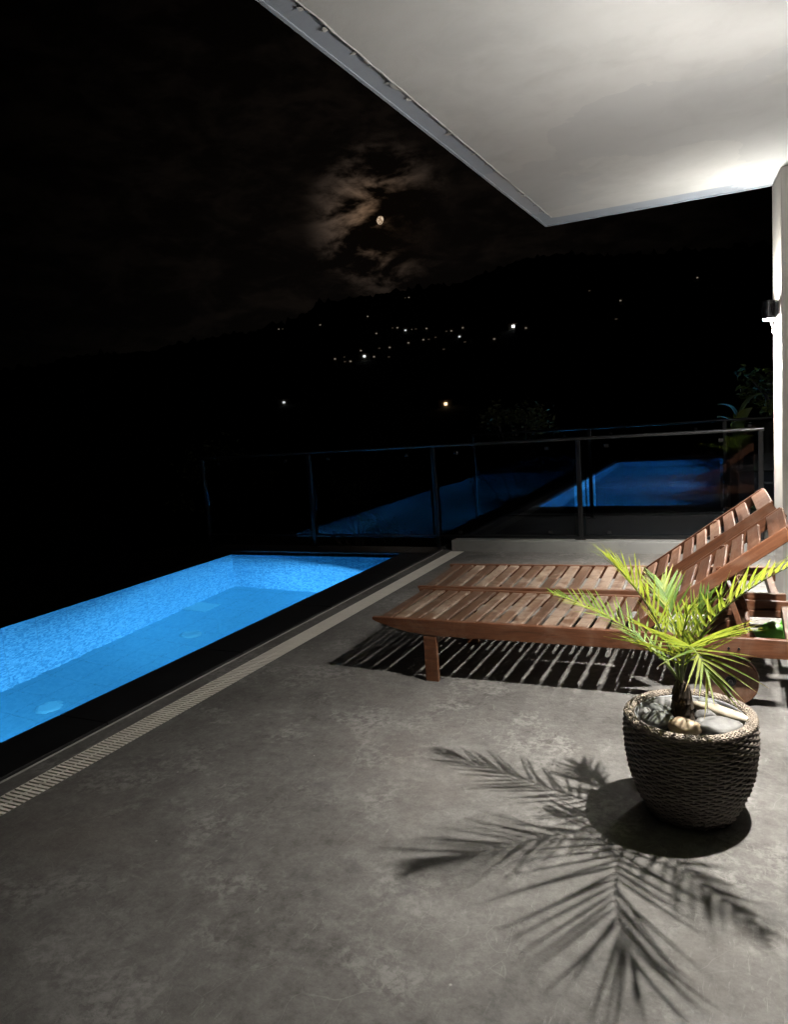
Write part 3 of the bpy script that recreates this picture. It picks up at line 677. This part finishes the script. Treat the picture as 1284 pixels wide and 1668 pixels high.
def cobble(loc, size, rot, m, seed, label, flat=1.):
    s = bmesh.new(); bmesh.ops.create_icosphere(s, subdivisions=3, radius=1)
    for v_ in s.verts:
        n_ = v_.co.copy(); k = 1+noise.noise(n_*1.1+Vector((seed*9.1, seed*3.3, 0)))*.28+noise.noise(n_*2.6+Vector((seed, 0, 4)))*.06
        v_.co = Vector((n_.x*size[0]*k, n_.y*size[1]*k, n_.z*size[2]*k))
    o = obj('cobble', s, MT[m], None, (PCX+loc[0]*1.06, PCY+loc[1]*1.06, loc[2]+.008), rot, True)
    tag(o, label, 'stone', 'cobbles laid in the planter'); return o
cobble((-.005, -.128, .372), (.055, .040, .030), (0, 0, .1), 'stone_beige', 1, 'rounded beige cobble at the front of the planter')
cobble((.095, -.075, .362), (.085, .050, .026), (.1, .05, .35), 'stone_grey', 2, 'large flat pale grey cobble right of the palm trunk')
cobble((.105, .035, .362), (.105, .026, .026), (0, .1, -.35), 'stone_cream', 3, 'long cream cobble along the planter rim behind the flat grey one')
cobble((.055, -.005, .362), (.040, .030, .026), (.1, .1, .6), 'stone_grey', 4, 'small pale grey cobble against the trunk beside the cream cobble')
cobble((.045, -.085, .360), (.030, .028, .026), (.1, .1, .6), 'stone_grey', 14, 'small grey cobble between the beige and the large flat cobble')
cobble((-.095, -.075, .362), (.060, .046, .032), (.1, -.1, -.5), 'stone_dark', 5, 'dark grey cobble left of the palm trunk')
cobble((-.090, -.005, .365), (.060, .026, .022), (.05, .1, -.35), 'stone_dark', 6, 'slim dark cobble lying behind the dark grey one')
cobble((-.085, .065, .362), (.060, .036, .030), (.0, .1, .4), 'stone_grey', 7, 'grey cobble at the back left of the planter')
cobble((-.020, .105, .360), (.058, .034, .028), (.0, .1, -.1), 'stone_grey', 8, 'grey cobble right behind the palm trunk')
cobble((-.145, -.020, .354), (.026, .036, .024), (.0, .1, .1), 'stone_grey', 9, 'small grey cobble wedged against the left liner')
cobble((.060, .095, .356), (.050, .030, .026), (.0, .1, -.5), 'stone_dark', 10, 'dark cobble under the cream cobble at the back')

P0 = Vector((-.240, 2.770, .485))
pm = empty('potted_palm', (P0.x, P0.y, .34)); tag(pm, 'young green date palm growing in the wicker planter', 'palm')
bm = lathe([(.036, -.01), (.038, .03), (.034, .08), (.031, .11), (.026, .145), (.015, .165), (.001, .17)], 20)
for v_ in bm.verts:
    k = 1+noise.noise(v_.co*60)*.16; v_.co.x *= k; v_.co.y *= k
obj('trunk', bm, MT['trunk'], pm)
for i in range(26):                                       # old leaf bases wrapping the trunk
    a = i*2.4; z = .0+i*.0048; r = .043-.0004*i
    bm = bmesh.new(); wv = .018; hh = random.uniform(.05, .085)
    q = [(-wv, 0, .002), (wv, 0, .002), (wv*.72, 0, hh*.6), (wv*.2, 0, hh), (-wv*.25, 0, hh*.95), (-wv*.75, 0, hh*.6)]
    prism([(x_, z_) for x_, _, z_ in q], 'y', 0, .007, bm)
    obj('leaf_base', bm, MT['trunk'], pm, (r*math.cos(a), r*math.sin(a), z), (R(random.uniform(-30, -8)), R(random.uniform(-12, 12)), a+math.pi/2))
def blade(nseg=7, droop=.1, width=.0075):
    """leaflet of unit length along +x, folded along its midrib"""
    b = bmesh.new(); rows_ = []
    for i in range(nseg+1):
        u = i/nseg; wd = width*min(1, (u*7+.25))*(1-u**2.2)+.0002
        z = -droop*u*u; rows_.append([b.verts.new((u, -wd*10, z+wd*6.0)), b.verts.new((u, 0, z)), b.verts.new((u, wd*10, z+wd*6.0))])
    for A_, B_ in zip(rows_, rows_[1:]):
        for k in range(2): b.faces.new((A_[k], B_[k], B_[k+1], A_[k+1]))
    me = bpy.data.meshes.new('leaflet'); b.normal_update(); b.to_mesh(me); b.free(); me.materials.append(MT['leaf'])
    for q in me.polygons: q.use_smooth = True
    return me
BL = [blade(7, d, .0027) for d in (.03, .10, .18)]
BLW = [blade(7, d, .0038) for d in (.02, .07, .13)]
def frond(ctrl, n, lmax, ang0=58, ang1=22, lift=28, start=.16, wide=False, seed=0, lmin=.35, rad=.0052):
    rng = random.Random(seed); P = [Vector(q)-Vector((P0.x, P0.y, .34)) for q in ctrl]
    def bez(u):
        Q = P[:]
        while len(Q) > 1: Q = [a*(1-u)+b*u for a, b in zip(Q, Q[1:])]
        return Q[0]
    m_ = 24; pts_ = [bez(i/m_) for i in range(m_+1)]
    fr_ = obj('frond', tube(pts_, [rad*(1-.78*i/m_) for i in range(m_+1)], 7), MT['rachis'], pm, smooth=True)
    for i in range(n):
        u = start+(1-start)*((i+.5)/n); p_ = bez(u); d = (bez(min(1, u+.02))-bez(u-.02)).normalized()
        side = d.cross(Vector((0, 0, 1))); side = side.normalized() if side.length > .05 else Vector((1, 0, 0)); up = side.cross(d).normalized()
        env = (lmin+(1-lmin)*math.sin(math.pi*min(1, (u-start)/(1-start)*.92+.14))**.7)
        for s in (-1, 1):
            a = R(ang0+(ang1-ang0)*((u-start)/(1-start))**1.1+rng.gauss(0, 5)); le = R(lift+rng.gauss(0, 7))
            dr_ = (d*math.cos(a)+(side*s*math.cos(le)+up*math.sin(le))*math.sin(a)).normalized()
            ln = lmax*env*rng.uniform(.86, 1.1)
            zz = (up*math.cos(.3*s)-side*math.sin(.3*s)); zz = (zz-dr_*zz.dot(dr_)).normalized(); yy = zz.cross(dr_)
            o_ = inst('leaflet', rng.choice(BLW if wide else BL), fr_)
            M_ = Matrix((dr_*ln, yy*.16, zz*ln*.9)).transposed().to_4x4(); M_.translation = p_+up*rng.uniform(-.001, .002)
            o_.matrix_local = M_
    return fr_
F1 = [P0, (-.36, 2.86, .66), (-.53, 2.93, .70), (-.775, 3.03, .752)]
F2 = [P0, (-.29, 2.75, .73), (-.375, 2.675, .885), (-.460, 2.60, 1.00)]
F3 = [P0, (-.22, 2.80, .68), (-.06, 2.72, .86), (.120, 2.615, .985)]
F4 = [P0, (-.225, 2.66, .70), (-.19, 2.50, .775), (-.125, 2.315, .705)]
F5 = [P0, (-.27, 2.90, .68), (-.31, 3.00, .77), (-.335, 3.06, .80)]
F6 = [P0, (-.28, 2.77, .58), (-.34, 2.76, .64), (-.42, 2.77, .65)]
frond(F1, 21, .175, 56, 18, 24, .2, seed=1)
frond(F2, 19, .20, 46, 14, 22, .24, seed=2)
frond(F3, 20, .175, 58, 22, 34, .2, True, seed=3)
frond(F4, 20, .295, 70, 10, 20, .16, seed=4, lmin=.6)
frond(F5, 15, .17, 46, 16, 24, .3, True, seed=5)
frond([P0, (-.245, 2.78, .60), (-.235, 2.76, .72), (-.20, 2.70, .80)], 10, .17, 26, 10, 14, .2, seed=6)
frond([P0, (-.225, 2.81, .60), (-.19, 2.86, .72), (-.15, 2.90, .80)], 13, .16, 40, 14, 20, .2, seed=7)
frond(F6, 9, .13, 48, 16, 14, .25, seed=9)
# one dry thread hanging from the bent frond tip
obj('dry_thread', tube([Vector(q)-Vector((P0.x, P0.y, .34)) for q in ((-.130, 2.348, .716), (-.131, 2.345, .66), (-.130, 2.347, .57))], .0011, 5), MT['rachis'], pm)

# ------------------------------------------------------------------ trees and plants beyond the fences
def leaf_cloud(bm, c, rad, n, size, rng, shell=.55):
    for _ in range(n):
        d = Vector((rng.gauss(0, 1), rng.gauss(0, 1), rng.gauss(0, 1))).normalized(); k = rng.uniform(shell, 1)
        p_ = Vector(c)+Vector((d.x*rad[0]*k, d.y*rad[1]*k, d.z*rad[2]*k))
        a = Vector((rng.gauss(0, 1), rng.gauss(0, 1), rng.gauss(0, .5))).normalized(); b_ = a.cross(Vector((rng.gauss(0, 1), rng.gauss(0, 1), rng.gauss(0, 1)))).normalized()
        s = size*rng.uniform(.6, 1.3)
        vs = [bm.verts.new(p_-a*s), bm.verts.new(p_+b_*s*.38), bm.verts.new(p_+a*s), bm.verts.new(p_-b_*s*.38)]; bm.faces.new(vs)
def tree(name, base, top, crown_r, label, seed, leaf=.07, n=1500, mleaf='tree_leaf', group='trees beyond the fences'):
    rng = random.Random(seed); t_ = empty(name, base); tag(t_, label, 'tree', group)
    h = top-base[2]; bm = bmesh.new(); pts_ = [(noise.noise((seed, i*.7, 0))*.18*i/6, noise.noise((seed, 4, i*.7))*.18*i/6, h*.82*i/6) for i in range(7)]
    tube(pts_, [.11*(1-.75*i/6) for i in range(7)], 8, bm)
    cl_ = bmesh.new(); nc = 13
    for i in range(nc):
        a = i*2.4; rr = crown_r*math.sqrt((i+.5)/nc)*.85; zc = h-crown_r*.55-rng.uniform(0, crown_r*1.3)*(rr/crown_r+.25)
        e = Vector((rr*math.cos(a), rr*math.sin(a), zc)); st_ = Vector(pts_[3+i % 3]); tube([st_, st_.lerp(e, .5)+Vector((0, 0, .12)), e], [.045, .03, .012], 5, bm)
        q = rng.uniform(.28, .46)*crown_r; leaf_cloud(cl_, e, (q, q, q*.75), n//nc, leaf, rng, .2)
    obj('trunk', bm, MT['bark'], t_); obj('crown', cl_, MT[mleaf], t_)
tree('tree', (-4.35, 15.0, -3.6), 2.1, 1.05, 'leafy tree catching faint light left of the second pool', 3, .065, 1400)
tree('tree', (-8.1, 14.5, -3.6), .95, 1.2, 'dim tree beyond the end of the blue pool', 8, .07, 1100)
tree('tree', (-13.2, 16.5, -3.6), 1.9, 1.6, 'dark tree standing in the shadow past the pool overflow edge', 12, .08, 1100)
tree('bush', (.42, 12.4, 0), 2.15, .62, 'dim leafy bush behind the pale planter wall', 21, .06, 900, 'shrub_leaf')
# broad-leaved plant in the planter
bp = empty('broad_leaf_plant', (-.16, 11.4, 0)); tag(bp, 'broad-leaved plant rising behind the glass fence beside the column', 'plant')
for i in range(9):
    a = i*2.3; bm = bmesh.new(); ln = .30+.10*(i % 3); rows_ = []
    for k in range(9):
        u = k/8; wd = .085*math.sin(math.pi*min(1, u*.95+.04))**.7; rows_.append([bm.verts.new((u*ln, -wd, .55*u-.42*u*u+.02)), bm.verts.new((u*ln, 0, .55*u-.42*u*u)), bm.verts.new((u*ln, wd, .55*u-.42*u*u+.02))])
    for A_, B_ in zip(rows_, rows_[1:]):
        for k in range(2): bm.faces.new((A_[k], B_[k], B_[k+1], A_[k+1]))
    obj('leaf', bm, MT['shrub_leaf'], bp, (0, 0, .62+.06*i), (0, -.5, a), True)
obj('stem', tube([(0, 0, 0), (.02, .01, .6), (0, 0, 1.2)], [.03, .025, .012], 8), MT['bark'], bp)

# ------------------------------------------------------------------ houses with lights on the far hillside
HS = [(-327.9, 491.1, 1), (-268.9, 452.1, 1), (-240.3, 470.7, 1), (-237.5, 535.7, 1), (-232.2, 574.4, 2), (-227.7, 575.6, 3), (-198.7, 426.5, 1), (-205.6, 412.6, 1), (-187.4, 417.3, 2), (-184.4, 419.2, 1), (-175.1, 420.0, 1), (-170.8, 382.1, 1), (-163.9, 388.9, 1), (-145.6, 391.8, 2), (-149.0, 413.5, 1), (-156.6, 410.1, 1), (-136.0, 376.2, 0), (-117.3, 368.8, 1), (-112.5, 388.0, 4), (-106.6, 380.4, 1), (-103.4, 379.2, 1), (-184.0, 352.9, 3), (-178.8, 372.3, 1), (-199.1, 345.7, 1), (-187.0, 341.1, 1), (-194.2, 350.9, 0), (-176.8, 351.5, 1), (-167.2, 350.1, 0), (-143.4, 364.3, 0), (-186.9, 278.0, 2), (-104.7, 264.5, 4), (-192.0, 366.8, 1), (-183.8, 371.5, 0), (-160.6, 394.0, 0), (-29.4, 508.7, 1), (-67.5, 446.9, 1), (-61.5, 399.3, 0), (-87.7, 474.0, 0)]
def meshof(bm, m):
    me = bpy.data.meshes.new('house_piece'); bm.normal_update(); bm.to_mesh(me); bm.free(); me.materials.append(m); return me
wall_me = meshof(box(-3, 3, 0, 5, -3, 2.8), MT['farwall'])
roof_me = meshof(prism([(-3.4, 2.82), (3.4, 2.82), (0, 4.6)], 'y', -.4, 5.4), MT['farroof'])
LSZ = {0: (.55, .20, .04), 1: (.45, .26, .20), 2: (.5, .36, .9), 3: (.55, .45, 2.), 4: (.7, .6, 3.5)}
CW = {0: (1, .78, .55), 1: (1, .86, .68), 2: (.9, .97, 1), 3: (.92, .98, 1), 4: (.95, .98, 1)}
win = {}
for s, (a, b, e) in LSZ.items(): win[s] = meshof(box(-a, a, -.25, -.01, 1.3-b, 1.3+b), emis('lit_window_%d' % s, CW[s], e))
warm = meshof(box(-.55, .55, -.25, -.01, .8, 1.8), emis('lit_window_warm', (1, .70, .40), 2.4))
LB = {0: 'small house with a barely lit window on the dark hillside', 1: 'small house with a dim lit window on the dark hillside', 2: 'house with a bright white window on the dark hillside', 3: 'house with a large glaring white window on the dark hillside'}
for i, (x, y, s) in enumerate(HS):
    z = ground(x, y); hs = empty('hillside_house', (x, y, z+.2), -math.atan2(x, y)+random.uniform(-.3, .3))
    lab = LB.get(s) or ('house with a warm orange light low on the slope' if i == 30 else 'house with the brightest bluish white light on the hillside')
    tag(hs, lab, 'house', 'lit houses on the far hillside')
    inst('wall', wall_me, hs); inst('roof', roof_me, hs)
    wn = inst('window', warm if i == 30 else win[s], hs, (random.uniform(-1.2, 1.2) if s < 3 else 0, 0, 0))
    if s in (1, 2) and i % 3 == 0: inst('window', win[0], hs, (2.2 if wn.location.x < 0 else -2.2, 0, 0))

# ------------------------------------------------------------------ moon
m = bpy.data.materials.new('moon_surface'); m.use_nodes = True; t = m.node_tree; t.nodes.clear()
e_ = N(t, 'ShaderNodeEmission', i_Strength=1.); o_ = N(t, 'ShaderNodeOutputMaterial'); L(t, e_, o_)
g = noi(t, ocoord(t, (1, 1, 1)), .055, 4, .55); t.links.new(ramp(t, g, [(.36, (.22, .145, .085)), (.5, (.46, .33, .22)), (.62, (.78, .62, .45))]), e_.inputs[0])
bm = bmesh.new(); bmesh.ops.create_uvsphere(bm, u_segments=32, v_segments=20, radius=5000*.0052)
for v_ in bm.verts:
    if v_.co.x > 0: v_.co.x *= .62
mo = obj('moon', bm, m, None, MOON*5000+Vector((0, 0, 1.55)), (0, R(22), math.atan2(-MOON.x, MOON.y)), True); tag(mo, kind='structure')
